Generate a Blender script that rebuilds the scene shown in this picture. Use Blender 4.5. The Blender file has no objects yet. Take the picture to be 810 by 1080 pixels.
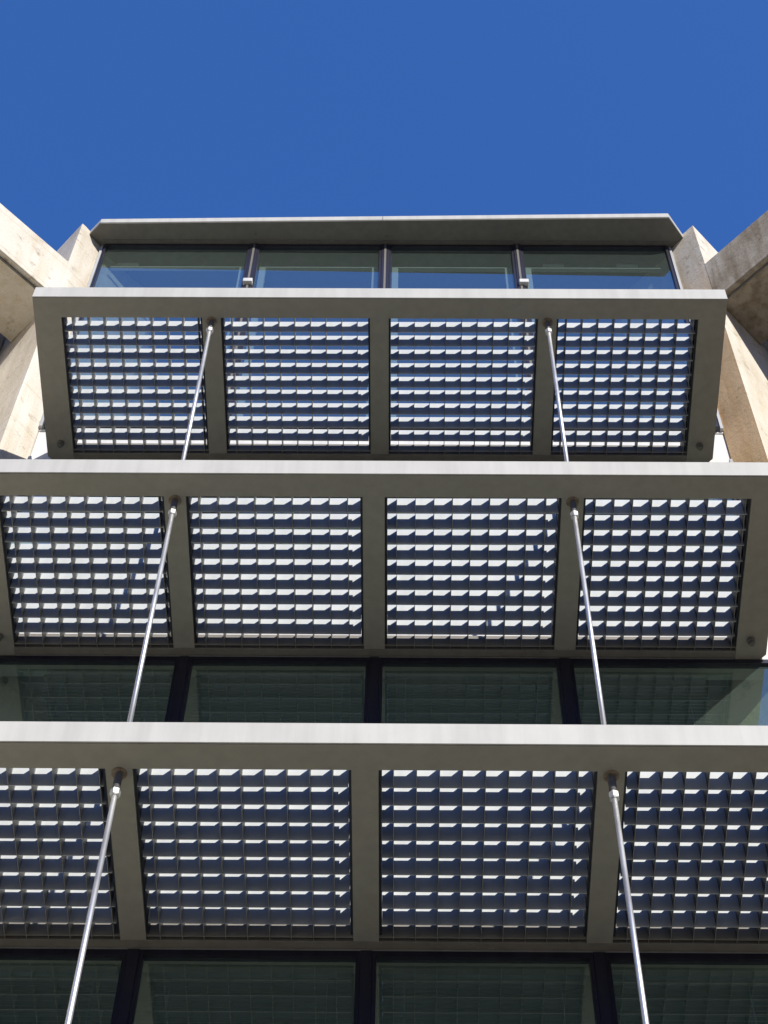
import bpy, bmesh, math, random
from mathutils import Vector, Matrix
random.seed(7)
sc = bpy.context.scene
COL = sc.collection
GZ = 1.65                                   # eye height above the paving

# ------------------------------------------------------------------ measures (metres)
Z = [10.389 + GZ, 13.961 + GZ, 17.391 + GZ]  # undersides of the three canopies
BAY = 1.6
YF, YO, YR = -1.687, -1.472, 0.0            # fascia face, front edge of openings, rear edge of openings
HW, HO = 3.293, 3.033                       # half width of canopy, half width to the outer openings
BW = 0.0885                                 # half width of a cross beam
FH = 0.215                                  # depth of the canopy frame
PITCH = 0.1472                              # louvre spacing
ROD_Y = -1.4336
YG = 0.11                                   # glass plane
ZT = 22.78 + GZ                             # roof soffit
SILL = 0.64

# ------------------------------------------------------------------ node helpers
def new_mat(name):
    m = bpy.data.materials.new(name); m.use_nodes = True
    nt = m.node_tree
    return m, nt, nt.nodes['Principled BSDF']
def N(nt, t, **kw):
    n = nt.nodes.new(t)
    for k, v in kw.items():
        if k in n.inputs: n.inputs[k].default_value = v
        else: setattr(n, k, v)
    return n
def pos_scaled(nt, s):
    g = N(nt, 'ShaderNodeNewGeometry'); mp = N(nt, 'ShaderNodeMapping')
    mp.inputs['Scale'].default_value = s
    nt.links.new(g.outputs['Position'], mp.inputs['Vector'])
    return mp.outputs['Vector']
def noise(nt, s, scale=1.0, detail=4, rough=.55):
    n = N(nt, 'ShaderNodeTexNoise'); n.inputs['Scale'].default_value = scale
    n.inputs['Detail'].default_value = detail; n.inputs['Roughness'].default_value = rough
    nt.links.new(pos_scaled(nt, s), n.inputs['Vector'])
    return n.outputs['Fac']
def ramp(nt, fac, stops):
    r = N(nt, 'ShaderNodeValToRGB'); e = r.color_ramp.elements
    while len(e) < len(stops): e.new(.5)
    for el, (p, c) in zip(e, stops):
        el.position = p; el.color = (*c, 1) if len(c) == 3 else c
    nt.links.new(fac, r.inputs['Fac']); return r.outputs['Color']
def mul(nt, a, b, f=1.0, mode='MULTIPLY'):
    m = N(nt, 'ShaderNodeMix', data_type='RGBA', blend_type=mode)
    m.inputs['Factor'].default_value = f
    nt.links.new(a, m.inputs['A']); nt.links.new(b, m.inputs['B']); return m.outputs['Result']
def bump(nt, bs, h, strength, dist):
    b = N(nt, 'ShaderNodeBump'); b.inputs['Strength'].default_value = strength; b.inputs['Distance'].default_value = dist
    nt.links.new(h, b.inputs['Height']); nt.links.new(b.outputs['Normal'], bs.inputs['Normal'])

def painted(name, base, dark, rough=.45, streak=.25, metallic=0.0):
    """factory-painted metal with rain streaks and a little mottling"""
    m, nt, bs = new_mat(name)
    a = ramp(nt, noise(nt, (5, 5, .35), 2.2, 6), [(.34, dark), (.62, base)])
    b = ramp(nt, noise(nt, (1, 1, 1), 2.6, 5), [(.3, (1 - streak,)*3), (.7, (1, 1, 1))])
    nt.links.new(mul(nt, a, b), bs.inputs['Base Color'])
    bs.inputs['Roughness'].default_value = rough; bs.inputs['Metallic'].default_value = metallic
    bump(nt, bs, noise(nt, (1, 1, 1), 9, 3), .06, .004)
    return m
def concrete(name, lo, mid, hi, stain, rust=None):
    m, nt, bs = new_mat(name)
    big = ramp(nt, noise(nt, (1, 1, .6), 1.6, 7, .62), [(.3, lo), (.5, mid), (.7, hi)])
    run = ramp(nt, noise(nt, (5, 5, .5), 1.7, 5), [(.36, stain), (.56, (1, 1, 1))])
    blot = ramp(nt, noise(nt, (1, 1, 1), 5.5, 6, .7), [(.28, (.52, .46, .38)), (.42, (1, 1, 1))])
    fine = ramp(nt, noise(nt, (1, 1, 1), 60, 3), [(.3, (.86,)*3), (.7, (1.0,)*3)])
    v = N(nt, 'ShaderNodeTexVoronoi'); v.inputs['Scale'].default_value = 16
    nt.links.new(pos_scaled(nt, (1, 1, 1)), v.inputs['Vector'])
    pits = ramp(nt, v.outputs['Distance'], [(.05, (.55, .5, .43)), (.13, (1, 1, 1))])
    wv = N(nt, 'ShaderNodeTexWave', wave_type='BANDS', bands_direction='Z'); wv.inputs['Scale'].default_value = .42
    wv.inputs['Distortion'].default_value = .25; wv.inputs['Detail Scale'].default_value = 3
    nt.links.new(pos_scaled(nt, (1, 1, 1)), wv.inputs['Vector'])
    joint = ramp(nt, wv.outputs['Fac'], [(.0, (.84, .80, .74)), (.004, (1, 1, 1))])
    if rust:       # warm run-off stain that fades out towards the top of the face
        sx = N(nt, 'ShaderNodeSeparateXYZ'); nt.links.new(pos_scaled(nt, (1, 1, 1)), sx.inputs[0])
        mr = N(nt, 'ShaderNodeMapRange'); mr.inputs['From Min'].default_value = 22.0; mr.inputs['From Max'].default_value = 23.6
        nt.links.new(sx.outputs['Z'], mr.inputs['Value'])
        big = mul(nt, big, ramp(nt, mr.outputs['Result'], [(.0, rust), (1.0, (.9, .9, .88))]))
    c = mul(nt, big, run, .8); c = mul(nt, c, blot, .9); c = mul(nt, c, fine); c = mul(nt, c, pits, .85); c = mul(nt, c, joint, .7)
    nt.links.new(c, bs.inputs['Base Color']); bs.inputs['Roughness'].default_value = .9
    bs.inputs['Specular IOR Level'].default_value = .2
    bump(nt, bs, noise(nt, (1, 1, 1), 22, 6, .65), .5, .012)
    return m

M = {}
M['frame'] = painted('olive_grey_paint', (.375, .355, .298), (.34, .322, .27), .5, .06)
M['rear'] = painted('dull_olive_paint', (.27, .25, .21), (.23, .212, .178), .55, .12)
M['fascia'] = painted('pale_grey_paint', (.60, .59, .535), (.535, .525, .475), .5, .07)
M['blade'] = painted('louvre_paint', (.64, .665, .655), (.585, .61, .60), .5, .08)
M['fin_shade'] = painted('fin_baked_shade', (.30, .295, .28), (.26, .255, .245), .5, .06)  # dimming painted in: sunlit fin sides bounce less light
M['blade_shade'] = painted('louvre_baked_shade', (.035, .04, .06), (.028, .032, .05), .6, .1)  # shade put into the colour: near-black backs cut bounce onto blade fronts
M['soffit'] = painted('roof_soffit_paint', (.185, .178, .152), (.155, .15, .128), .6, .10)
M['dark'] = painted('dark_mullion_paint', (.028, .027, .045), (.018, .018, .03), .35, .2)
M['trim'] = painted('light_trim_paint', (.55, .56, .56), (.45, .46, .46), .45, .1)
M['white'] = painted('white_paint', (.78, .77, .74), (.70, .69, .66), .5, .1)
M['lining'] = painted('pale_lining', (.86, .87, .82), (.82, .82, .77), .6, .1)
M['blind'] = painted('blind_slat', (.62, .63, .58), (.55, .56, .52), .6, .1)
M['room'] = painted('room_plaster', (.34, .37, .36), (.30, .33, .32), .8, .15)
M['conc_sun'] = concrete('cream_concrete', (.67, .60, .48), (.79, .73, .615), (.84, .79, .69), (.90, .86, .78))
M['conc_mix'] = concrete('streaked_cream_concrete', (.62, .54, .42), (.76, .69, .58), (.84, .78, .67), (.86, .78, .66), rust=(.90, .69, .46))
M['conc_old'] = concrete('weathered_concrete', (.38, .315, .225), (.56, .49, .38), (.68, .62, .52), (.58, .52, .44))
m, nt, bs = new_mat('brushed_steel')
bs.inputs['Metallic'].default_value = .9; bs.inputs['Base Color'].default_value = (.76, .755, .745, 1)
nt.links.new(ramp(nt, noise(nt, (1, 1, 1), 3, 3), [(.3, (.42,)*3), (.7, (.54,)*3)]), bs.inputs['Roughness']); M['steel'] = m
m, nt, bs = new_mat('bright_nut'); bs.inputs['Metallic'].default_value = .6
nt.links.new(ramp(nt, noise(nt, (1, 1, 1), 40, 3), [(.3, (.7, .7, .68)), (.7, (.85, .84, .82))]), bs.inputs['Base Color']); bs.inputs['Roughness'].default_value = .4; M['nut'] = m
m, nt, bs = new_mat('rusty_ring')
nt.links.new(ramp(nt, noise(nt, (1, 1, 1), 30, 4), [(.3, (.17, .11, .07)), (.7, (.34, .29, .21))]), bs.inputs['Base Color']); bs.inputs['Roughness'].default_value = .7; M['ring'] = m
m, nt, bs = new_mat('black_thread')
nt.links.new(ramp(nt, noise(nt, (1, 1, 30), 12, 2), [(.3, (.09, .085, .08)), (.7, (.19, .18, .17))]), bs.inputs['Base Color']); bs.inputs['Roughness'].default_value = .4; M['thread'] = m
m, nt, bs = new_mat('paving')
tl = N(nt, 'ShaderNodeTexBrick'); tl.inputs['Scale'].default_value = 1.0; tl.inputs['Mortar Size'].default_value = .012
tl.inputs['Color1'].default_value = (.125, .115, .09, 1); tl.inputs['Color2'].default_value = (.10, .093, .073, 1); tl.inputs['Mortar'].default_value = (.08, .075, .07, 1)
nt.links.new(pos_scaled(nt, (1, 1, 1)), tl.inputs['Vector'])
nt.links.new(mul(nt, tl.outputs['Color'], ramp(nt, noise(nt, (1, 1, 1), .5, 6), [(.3, (.75,)*3), (.7, (1,)*3)])), bs.inputs['Base Color'])
bs.inputs['Roughness'].default_value = .85; M['paving'] = m
# coated window glass: greenish see-through mixed with a clear reflection
m = bpy.data.materials.new('coated_glass'); m.use_nodes = True; nt = m.node_tree; nt.nodes.remove(nt.nodes['Principled BSDF'])
out = nt.nodes['Material Output']
tr = N(nt, 'ShaderNodeBsdfTransparent'); tr.inputs['Color'].default_value = (.74, .88, .86, 1)
gl = N(nt, 'ShaderNodeBsdfGlossy'); gl.inputs['Roughness'].default_value = .004; gl.inputs['Color'].default_value = (.86, .93, .90, 1)
wob = N(nt, 'ShaderNodeBump'); wob.inputs['Strength'].default_value = .02; wob.inputs['Distance'].default_value = .02
nt.links.new(noise(nt, (1, 1, 1), .9, 1), wob.inputs['Height']); nt.links.new(wob.outputs['Normal'], gl.inputs['Normal'])
lw = N(nt, 'ShaderNodeLayerWeight'); lw.inputs['Blend'].default_value = .28
ad = N(nt, 'ShaderNodeMath', operation='MULTIPLY_ADD', use_clamp=True); ad.inputs[1].default_value = .35; ad.inputs[2].default_value = .45
nt.links.new(lw.outputs['Facing'], ad.inputs[0])
df = N(nt, 'ShaderNodeBsdfDiffuse'); df.inputs['Color'].default_value = (.24, .34, .31, 1)     # dusty film
m2 = N(nt, 'ShaderNodeMixShader'); m2.inputs[0].default_value = .07
mx = N(nt, 'ShaderNodeMixShader')
nt.links.new(ad.outputs[0], mx.inputs[0]); nt.links.new(tr.outputs[0], mx.inputs[1]); nt.links.new(gl.outputs[0], mx.inputs[2])
nt.links.new(mx.outputs[0], m2.inputs[1]); nt.links.new(df.outputs[0], m2.inputs[2]); nt.links.new(m2.outputs[0], out.inputs['Surface']); M['glass'] = m

m = M['glass'].copy(); m.name = 'dusty_glass'; M['glass_low'] = m
for n in m.node_tree.nodes:
    if n.bl_idname == 'ShaderNodeBsdfTransparent': n.inputs['Color'].default_value = (.72, .88, .80, 1)
    if n.bl_idname == 'ShaderNodeBsdfDiffuse': n.inputs['Color'].default_value = (.27, .36, .31, 1)
    if n.bl_idname == 'ShaderNodeMath': n.inputs[1].default_value = .35; n.inputs[2].default_value = .30
    if n.bl_idname == 'ShaderNodeBsdfAnisotropic': n.inputs['Roughness'].default_value = .012
    if n.bl_idname == 'ShaderNodeMixShader' and not n.inputs[0].is_linked: n.inputs[0].default_value = .115
    if n.bl_idname == 'ShaderNodeBump': n.inputs['Strength'].default_value = .06

# ------------------------------------------------------------------ mesh helpers
def box(bm, x0, x1, y0, y1, z0, z1, mats=None):
    # mats: material slot for bottom, top, front, back, left, right
    v = [bm.verts.new((x, y, z)) for z in (z0, z1) for y in (y0, y1) for x in (x0, x1)]
    for k, f in enumerate(((0, 2, 3, 1), (4, 5, 7, 6), (0, 1, 5, 4), (2, 6, 7, 3), (0, 4, 6, 2), (1, 3, 7, 5))):
        fc = bm.faces.new([v[i] for i in f])
        if mats: fc.material_index = mats[k]
def prism(bm, pts, z0, z1):
    lo = [bm.verts.new((x, y, z0)) for x, y in pts]; hi = [bm.verts.new((x, y, z1)) for x, y in pts]
    bm.faces.new(lo[::-1]); bm.faces.new(hi)
    n = len(pts)
    for i in range(n): bm.faces.new((lo[i], lo[(i+1) % n], hi[(i+1) % n], hi[i]))
def tube(bm, x, y, prof, seg=24, rot=0.0):
    """prof: list of (radius, z), lathed about a vertical axis and capped"""
    rings = [[bm.verts.new((x + r*math.cos(rot + 2*math.pi*i/seg), y + r*math.sin(rot + 2*math.pi*i/seg), z)) for i in range(seg)] for r, z in prof]
    for a, b in zip(rings, rings[1:]):
        for i in range(seg): bm.faces.new((a[i], a[(i+1) % seg], b[(i+1) % seg], b[i]))
    bm.faces.new(rings[0][::-1]); bm.faces.new(rings[-1])
def obj(name, bm, mat, parent=None, loc=(0, 0, 0), bevel=0.0, smooth=False, recalc=True):
    if recalc: bmesh.ops.recalc_face_normals(bm, faces=bm.faces)
    me = bpy.data.meshes.new(name); bm.to_mesh(me); bm.free()
    me.materials.append(mat)
    if smooth:
        for p in me.polygons: p.use_smooth = len(p.vertices) == 4
    o = bpy.data.objects.new(name, me); COL.objects.link(o); o.location = loc
    if parent: o.parent = parent
    if bevel:
        b = o.modifiers.new('bevel', 'BEVEL'); b.width = bevel; b.segments = 2; b.limit_method = 'ANGLE'
    return o
def thing(name, label, cat, loc=(0, 0, 0), group=None):
    o = bpy.data.objects.new(name, None); COL.objects.link(o); o.location = loc; o.empty_display_size = .2
    o['label'] = label; o['category'] = cat
    if group: o['group'] = group
    return o
def dup(root, loc, label):
    r = root.copy(); COL.objects.link(r); r.location = loc; r['label'] = label
    for ch in list(root.children):
        c = ch.copy(); COL.objects.link(c); c.parent = r
        for g in list(ch.children):
            d = g.copy(); COL.objects.link(d); d.parent = c
    return r
B = bmesh.new

# ------------------------------------------------------------------ ground
bm = B(); S = 600
bm.faces.new([bm.verts.new(p) for p in ((-S, -S, 0), (S, -S, 0), (S, S, 0), (-S, S, 0))])
g = obj('ground', bm, M['paving']); g['kind'] = 'structure'

# ------------------------------------------------------------------ the building
bld = thing('office_building', 'concrete office building with four bays of green tinted windows between angled concrete piers', 'building')
ROWS = [(Z[0], Z[0] - 3.5 + SILL), (Z[1], Z[0] + SILL), (Z[2], Z[1] + SILL), (ZT, Z[2] + SILL)]
JX = 3.485                                   # window jamb

def left_or_right(s, apex_x):
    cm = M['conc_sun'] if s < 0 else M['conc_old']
    A = (s*apex_x, -.21)
    d_in = (-s*.66, .75)
    # plan of the pier: jamb, blunt nose, outer flank running back
    nose1 = (A[0] - s*.035, A[1] + .035); nose2 = (A[0] + s*.03, A[1] + .03)
    pts = [(s*JX, .06), nose1, (A[0], A[1] - .0), nose2, (A[0] + s*1.35, A[1] + 1.42), (A[0] + s*1.35, 3.0), (s*JX, 3.0)]
    bm = B(); prism(bm, pts, 0.0, ZT + .10)
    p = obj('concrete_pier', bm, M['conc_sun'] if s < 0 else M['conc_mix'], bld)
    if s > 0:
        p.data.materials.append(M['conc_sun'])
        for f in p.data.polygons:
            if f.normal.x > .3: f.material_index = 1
    p['label'] = 'sunlit cream concrete pier at the left of the windows' if s < 0 else 'streaked cream and brown concrete pier at the right of the windows'
    # parapet beam of the wing, folding forward from the pier
    zb, zt = 20.7 + GZ, 21.7 + GZ
    q0 = (A[0] - s*.012, A[1] + .012 - .004); ln = 7.0; th = .80
    q1 = (q0[0] + s*.707*ln, q0[1] - .707*ln); q2 = (q1[0] + s*.707*th, q1[1] + .707*th); q3 = (q0[0] + s*.707*th, q0[1] + .707*th)
    bm = B(); prism(bm, [q0, q1, q2, q3], zb, zt)
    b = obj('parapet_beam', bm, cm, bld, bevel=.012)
    b['label'] = 'sunlit cream concrete beam folding forward on the left' if s < 0 else 'stained grey concrete beam folding forward on the right'
    # drip lip under the beam edge
    def off(p, a, c): return (p[0] + s*.707*a + s*.707*c, p[1] - .707*a + .707*c)
    bm = B(); prism(bm, [off(q0, .05, .065), off(q0, ln - .05, .065), off(q0, ln - .05, .085), off(q0, .05, .085)], zb - .022, zb - .002)
    obj('drip_lip', bm, M['thread'], b)
    # recessed wall of the wing below and behind the beam
    w0 = off(q0, -.0, 1.05); w1 = off(q0, ln, 1.05); w2 = off(q0, ln, 1.5); w3 = off(q0, 0, 1.5)
    bm = B(); prism(bm, [w0, w1, w2, w3], 0, zt - .25)
    obj('wing_wall', bm, cm, bld)
    for r in range(3):
        for k in range(4):
            a0 = .6 + k*1.6
            zz = Z[r] - 2.2
            bm = B()
            prism(bm, [off(q0, a0, 1.02), off(q0, a0 + 1.3, 1.02), off(q0, a0 + 1.3, 1.045), off(q0, a0, 1.045)], zz, zz + 1.9)
            obj('wing_window', bm, M['dark'], bld)
left_or_right(-1, 3.705)
left_or_right(1, 3.74)

# roof slab with splayed corners
yr0 = -.24
yl0, yr0 = -.25, -.345
rp = [(-3.47, yl0), (3.43, yr0), (3.70, .02), (3.70, 6.0), (-3.72, 6.0), (-3.72, .0)]
bm = B(); prism(bm, rp, ZT, ZT + .018)
rf = obj('roof', bm, M['soffit'], bld)
ins = .004
bm = B(); prism(bm, [(-3.47 - ins, yl0 - ins*2), (3.43 + ins, yr0 - ins*2), (3.70 + ins, .02), (3.70 + ins, 6.0), (-3.72 - ins, 6.0), (-3.72 - ins, .0)], ZT + .0185, ZT + .135)
obj('roof_edge', bm, M['fascia'], rf, bevel=.006)
bm = B(); box(bm, -.035, -.031, -.311, -.3045, ZT + .02, ZT + .134); obj('seam', bm, M['thread'], rf)
# seam strip and screw heads on the soffit
bm = B(); box(bm, -3.45, 3.45, -.045, -.035, ZT - .006, ZT - .001); box(bm, -3.45, 3.45, .035, .05, ZT - .012, ZT - .001); obj('soffit_seam', bm, M['thread'], rf)
for i in range(9):
    bm = B(); tube(bm, -3.1 + i*.78 + random.uniform(-.05, .05), -.12 + random.uniform(-.03, .03), [(.012, ZT - .006), (.012, ZT - .001)], 8)
    obj('screw', bm, M['thread'], rf); bm = B()
    tube(bm, -3.3 + i*.82 + random.uniform(-.1, .1), -.01, [(.008, ZT - .006), (.008, ZT - .001)], 8); obj('screw', bm, M['thread'], rf)


# spandrels, slabs, interior
for i in range(3):
    bm = B(); box(bm, -JX + .002, JX - .002, .085, .30, Z[i] + .004, Z[i] + SILL - .03)
    sp = obj('spandrel', bm, M['white'], bld, bevel=.004)
    bm = B(); box(bm, -JX + .001, JX - .001, .072, .30, Z[i] + SILL - .029, Z[i] + SILL)
    obj('sill', bm, M['white'], sp, bevel=.003)
    bm = B(); box(bm, -JX + .003, JX - .003, .31, 6.0, Z[i] + .25, Z[i] + .6)
    obj('floor_slab', bm, M['room'], bld)
bm = B(); box(bm, -JX, JX, 5.6, 5.9, 0, ZT - .01); obj('back_wall', bm, M['room'], bld)
bm = B(); box(bm, -JX + .002, JX - .002, .085, .30, 0, ROWS[0][1] - .004); obj('base_wall', bm, M['conc_sun'], bld)
for s in (-1, 1):
    bm = B(); box(bm, *(sorted((s*(JX + .02), s*(JX + .2)))), 3.02, 5.6, 0, ZT - .01); obj('side_wall', bm, M['room'], bld)

for r, (zh, zs) in enumerate(ROWS):
    edges = [-JX + .05, -BAY, 0, BAY, JX - .05]
    ym = .0 if r == 3 else .074
    YG = .04 if r == 3 else .11
    for k in (1, 2, 3):
        hw = .042
        bm = B(); box(bm, edges[k] - hw, edges[k] + hw, ym, YG + .05, zs + .001, zh - .003)
        mu = obj('mullion', bm, M['dark'], bld, bevel=.004)
        if r == 3:   # split face: slim pale bead down the middle
            bm = B(); box(bm, edges[k] - .012, edges[k] + .012, ym - .008, ym - .0005, zs + .05, zh - .02); obj('bead', bm, M['soffit'], mu)
    for s in (-1, 1):
        bm = B(); box(bm, *sorted((s*(JX - .034), s*(JX - .003))), .03, YG + .06, zs + .002, zh - .003)
        obj('jamb_trim', bm, M['trim'], bld, bevel=.003)
    for k in range(4):
        x0 = edges[k] + (.043 if k else .003); x1 = edges[k+1] - (.043 if k < 3 else .003)
        win = thing('window', '', '', (0, 0, 0)); win.parent = bld
        del win['label']; del win['category']
        bm = B(); f = .028; yf0, yf1 = YG - .03, YG + .03
        box(bm, x0, x1, yf0, yf1, zh - .055, zh - .004); box(bm, x0, x1, yf0, yf1, zs + .002, zs + .05)
        box(bm, x0, x0 + f, yf0, yf1, zs + .0502, zh - .0552); box(bm, x1 - f, x1, yf0, yf1, zs + .0502, zh - .0552)
        obj('frame', bm, M['dark'], win)
        bm = B(); x0i, x1i, z0i, z1i = x0 + f + .0005, x1 - f - .0005, zs + .0505, zh - .0555
        bm.faces.new([bm.verts.new(p) for p in ((x0i, YG, z0i), (x1i, YG, z0i), (x1i, YG, z1i), (x0i, YG, z1i))])
        obj('pane', bm, M['glass'] if r == 3 else M['glass_low'], win, recalc=False)
        if r == 3:   # pale lining behind the glass
            bm = B(); yl = YG + .10; t = .075
            if k: box(bm, x0 + .04, x0 + .04 + t, yl, yl + .05, zs + .06, zh - .42)
            if k < 3: box(bm, x1 - .04 - t, x1 - .04, yl, yl + .05, zs + .06, zh - .42)
            box(bm, x0 + (.04 if k else .11), x1 - (.04 if k < 3 else .11), yl - .002, yl + .048, zh - .4195, zh - .40)
            obj('inner_frame', bm, M['lining'], win)
        else:        # lowered venetian blind
            bm = B(); yb = YG + .12
            n = 26 if r == 2 else 46
            bx0, bx1 = x0 + (.06 if k else .66), x1 - (.06 if k < 3 else .66)
            for j in range(n):
                z = zh - .16 - j*.048
                if z < zs + .1: break
                c = [(bx0, yb - .012, z - .009), (bx1, yb - .012, z - .009), (bx1, yb + .012, z + .009), (bx0, yb + .012, z + .009)]
                bm.faces.new([bm.verts.new(p) for p in c])
            for xx in (bx0 + .16, bx1 - .16): box(bm, xx - .003, xx + .003, yb - .02, yb - .016, zs + .1, zh - .1)
            box(bm, bx0 - .01, bx1 + .01, yb - .02, yb + .03, zh - .13, zh - .09)
            obj('blind', bm, M['blind'], win)

# splayed inner faces of the piers, seen through the end windows
for s in (-1, 1):
    bm = B(); prism(bm, [(s*JX, .175), (s*(JX - .07), .175), (s*(JX - .62), .72), (s*(JX - .62), 3.0), (s*JX, 3.0)], 0, ZT - .012)
    obj('inner_pier', bm, M['conc_sun'], bld)
# little ceiling lights just inside the top windows
for x in (-3.15, 2.05, 2.95):
    bm = B(); box(bm, x - .13, x + .13, .215, .25, ZT - .13, ZT - .10); obj('ceiling_light', bm, M['white'], bld, bevel=.004)

# two little white boxes on the top windows
for s, lab in ((-1, 'small white box beside the left mullion of the top windows'), (1, 'small white box beside the right mullion of the top windows')):
    bx = thing('sensor_box', lab, 'box', (s*BAY + (.0 if s < 0 else .03), .0, 21.55 + GZ), 'white boxes at the top windows')
    bm = B(); box(bm, -.055, .055, -.05, .05, -.02, .07); obj('housing', bm, M['white'], bx, bevel=.008)
    bm = B(); box(bm, -.05, .05, .051, .10, .0, .05); obj('bracket', bm, M['trim'], bx)

# ------------------------------------------------------------------ sunshade canopies
def make_canopy(label):
    t = thing('sunshade_canopy', label, 'canopy', (0, 0, Z[2]), 'louvred sunshade canopies')
    # front edge: pale fascia plate and olive box beam behind it
    bm = B(); box(bm, -HW, HW, YF, YF + .012, .004, FH + .004); obj('fascia', bm, M['fascia'], t, bevel=.003)
    bm = B(); box(bm, -HW + .003, HW - .003, YF + .0125, YO, 0, FH); obj('front_beam', bm, M['frame'], t)
    for s in (-1, 1):
        bm = B(); c = .05                     # rear outer corner cut off
        pts = [(s*HO, YO + .0003), (s*(HW - .003), YO + .0003), (s*(HW - .003), .085 - c), (s*(HW - .003 - c), .085), (s*HO, .085)]
        prism(bm, pts, 0, FH - .001); obj('side_beam', bm, M['frame'], t)
        bm = B(); x, y = s*(HO + .115), -.115
        tube(bm, x, y, [(.022, -.07), (.022, -.035), (.034, -.034), (.034, -.002)], 16); obj('bolt', bm, M['soffit'], t, smooth=False)
    for k in (-1, 0, 1):
        bm = B(); box(bm, k*BAY - BW, k*BAY + BW, YO + .0003, -.002, 0, FH - .001); cb = obj('cross_beam', bm, M['frame'], t)
    bm = B(); box(bm, -HO + .001, HO - .001, 0, .07, .001, FH - .002); box(bm, -HO + .001, HO - .001, .0705, .084, .018, FH - .01); obj('rear_beam', bm, M['rear'], t, bevel=.003)
    xs = [(-HO, -BAY - BW), (-BAY + BW, -BW), (BW, BAY - BW), (BAY + BW, HO)]
    for x0, x1 in xs:
        bm = B(); th = .0022; zl, zh = .006, FH + .022
        x0 += .001; x1 -= .001
        fx = []
        x = x0 + .096
        while x < x1 - .03: fx.append(x + random.uniform(-.0018, .0018)); x += .1505
        bounds = [x0] + fx + [x1]
        yb = [YO + PITCH*(j + 1) for j in range(9)]
        for y in yb:
            nb = len(bm.verts); y += random.uniform(-.0016, .0016); dz = random.uniform(-.0015, .0015)
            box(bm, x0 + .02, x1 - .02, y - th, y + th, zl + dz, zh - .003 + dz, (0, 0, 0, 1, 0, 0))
            bm.verts.ensure_lookup_table()
            lean, skew = random.uniform(-.004, .004), random.uniform(-.002, .002)      # nothing hangs perfectly true
            for v in bm.verts[nb:]: v.co.y += lean*(v.co.z - zl)/.2 + skew*(1 if v.co.x > (x0 + x1)/2 else -1)
        # added dark plates: painted shade on the inner beam walls of the opening
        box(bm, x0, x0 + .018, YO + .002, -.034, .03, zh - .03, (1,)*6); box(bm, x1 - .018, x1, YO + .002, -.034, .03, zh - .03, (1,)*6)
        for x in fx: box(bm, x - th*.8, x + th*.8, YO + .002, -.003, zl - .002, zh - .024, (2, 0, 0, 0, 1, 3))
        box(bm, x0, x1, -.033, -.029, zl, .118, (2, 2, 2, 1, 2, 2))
        lg = obj('louvre_grille', bm, M['blade'], t); lg.data.materials.append(M['blade_shade']); lg.data.materials.append(M['frame']); lg.data.materials.append(M['fin_shade'])
    return t
c3 = make_canopy('top and narrowest louvred canopy, just under the roof windows, with both its ends in view')
dup(c3, (0, 0, Z[1]), 'middle louvred canopy, below the narrowest one, with corner bolts close to the photo edges')
dup(c3, (0, 0, Z[0] - 3.55), 'next louvred canopy down, just below the bottom edge of the photo')
dup(c3, (0, 0, Z[0]), 'bottom and widest louvred canopy, nearest the viewer, cut off by both photo edges')

# ------------------------------------------------------------------ tie rods under each canopy
def make_rod(length, label, loc):
    t = thing('tie_rod', label, 'rod', loc, 'polished steel tie rods')
    bm = B(); R = .018
    tube(bm, 0, 0, [(R, -length + .01), (R, -.225)], 20); obj('shaft', bm, M['steel'], t, smooth=True)
    bm = B(); tube(bm, 0, 0, [(.031, -.238), (.035, -.232), (.035, -.184), (.031, -.178)], 6, .3); obj('nut', bm, M['nut'], t)
    bm = B()
    prof = [(.024, -.1775)]
    for j in range(17): prof += [(.0265, -.175 + j*.0095), (.024, -.1702 + j*.0095)]
    prof.append((.024, -.006)); tube(bm, 0, 0, prof, 20); obj('threaded_sleeve', bm, M['thread'], t)
    bm = B(); tube(bm, 0, 0, [(.046, -.006), (.052, -.004), (.052, -.0015)], 28); obj('ring', bm, M['ring'], t)
    bm = B(); tube(bm, 0, 0, [(.040, -length + .002), (.040, -length + .01), (.028, -length + .03)], 20); obj('foot', bm, M['nut'], t)
    return t
names = {2: 'between the top and middle canopies', 1: 'between the middle and bottom canopies', 0: 'dropping from the bottom canopy to the photo edge'}
for i in (2, 1, 0):
    ln = Z[i] - (Z[i-1] + FH + .002) if i else 3.55 - FH - .002
    first = None
    for s, side in ((-1, 'left'), (1, 'right')):
        lab = '%s polished steel rod %s' % (side, names[i])
        loc = (s*BAY, ROD_Y, Z[i])
        if first is None: first = make_rod(ln, lab, loc)
        else: dup(first, loc, lab)

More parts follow.
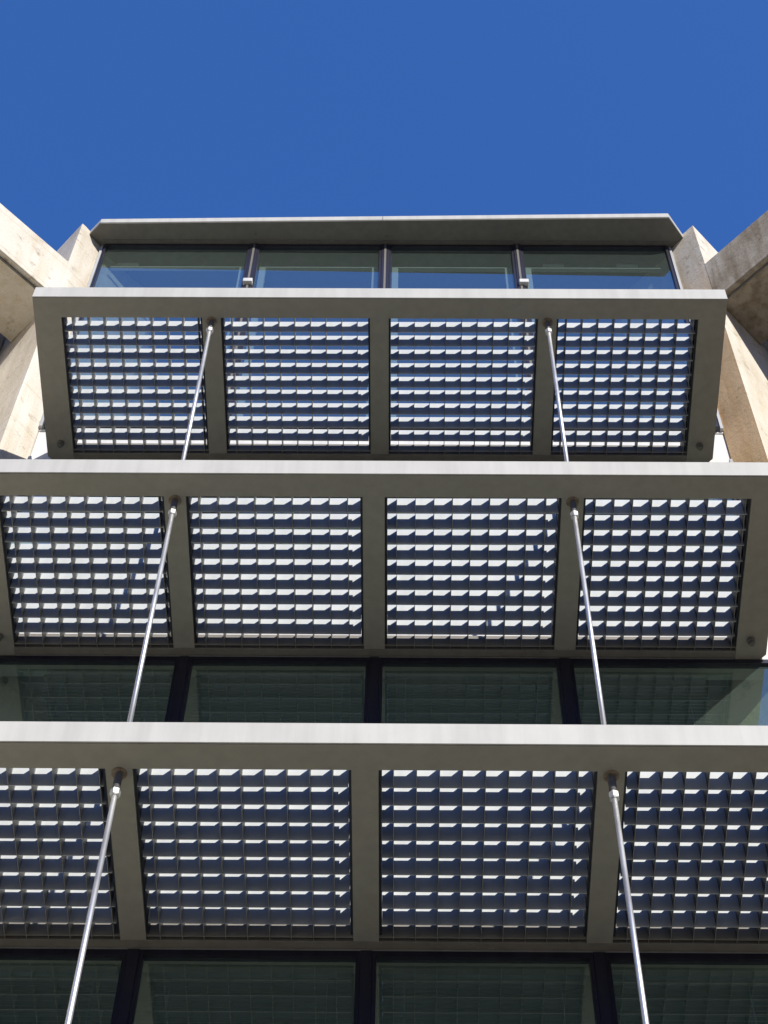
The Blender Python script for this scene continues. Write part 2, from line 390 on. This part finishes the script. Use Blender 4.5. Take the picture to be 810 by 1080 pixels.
# ------------------------------------------------------------------ light
SUN = Vector((.49, -1.0, .61)).normalized()
el = math.asin(SUN.z); az = math.atan2(SUN.x, SUN.y)
w = bpy.data.worlds.new('World'); sc.world = w; w.use_nodes = True; nt = w.node_tree
bg = nt.nodes['Background']
sky = nt.nodes.new('ShaderNodeTexSky'); sky.sky_type = 'NISHITA'; sky.sun_disc = False
sky.sun_elevation = el; sky.sun_rotation = az
sky.air_density = 1.0; sky.dust_density = 0.0; sky.ozone_density = 3.0
tint = nt.nodes.new('ShaderNodeMix'); tint.data_type = 'RGBA'; tint.blend_type = 'MULTIPLY'; tint.inputs['Factor'].default_value = 1
tint.inputs['B'].default_value = (.60, 1.08, 1.82, 1)      # polarised deep blue
cap = nt.nodes.new('ShaderNodeMix'); cap.data_type = 'RGBA'; cap.blend_type = 'DARKEN'; cap.inputs['Factor'].default_value = 1
cap.inputs['B'].default_value = (.36, 1.10, 3.75, 1)      # no milky haze near the horizon on this clear day
nt.links.new(sky.outputs[0], tint.inputs['A']); nt.links.new(tint.outputs['Result'], cap.inputs['A']); nt.links.new(cap.outputs['Result'], bg.inputs['Color']); bg.inputs['Strength'].default_value = .135
ld = bpy.data.lights.new('sun', 'SUN'); ld.energy = 5.0; ld.angle = math.radians(.5); ld.color = (1.0, .955, .885)
so = bpy.data.objects.new('sun', ld); COL.objects.link(so); so.location = (10, -20, 30)
so.rotation_euler = SUN.to_track_quat('Z', 'Y').to_euler()

# ------------------------------------------------------------------ camera
pitch, yaw, roll = 1.044209081, -.021010481, .022691149
fw = Vector((math.sin(yaw)*math.cos(pitch), math.cos(yaw)*math.cos(pitch), math.sin(pitch)))
r = Vector((math.cos(yaw), -math.sin(yaw), 0)); u = r.cross(fw)
R2 = r*math.cos(roll) + u*math.sin(roll); U2 = -r*math.sin(roll) + u*math.cos(roll)
cd = bpy.data.cameras.new('camera'); cam = bpy.data.objects.new('camera', cd); COL.objects.link(cam)
mat = Matrix(((R2.x, U2.x, -fw.x, .2539), (R2.y, U2.y, -fw.y, -9.449), (R2.z, U2.z, -fw.z, GZ), (0, 0, 0, 1)))
cam.matrix_world = mat
cd.sensor_fit = 'VERTICAL'; cd.sensor_height = 36; cd.sensor_width = 27
cd.lens = 2110.6/1080*36; cd.clip_start = .1; cd.clip_end = 3000
sc.camera = cam
sc.view_settings.view_transform = 'Standard'; sc.view_settings.look = 'None'; sc.view_settings.exposure = 0
sc.render.resolution_x = 768; sc.render.resolution_y = 1024
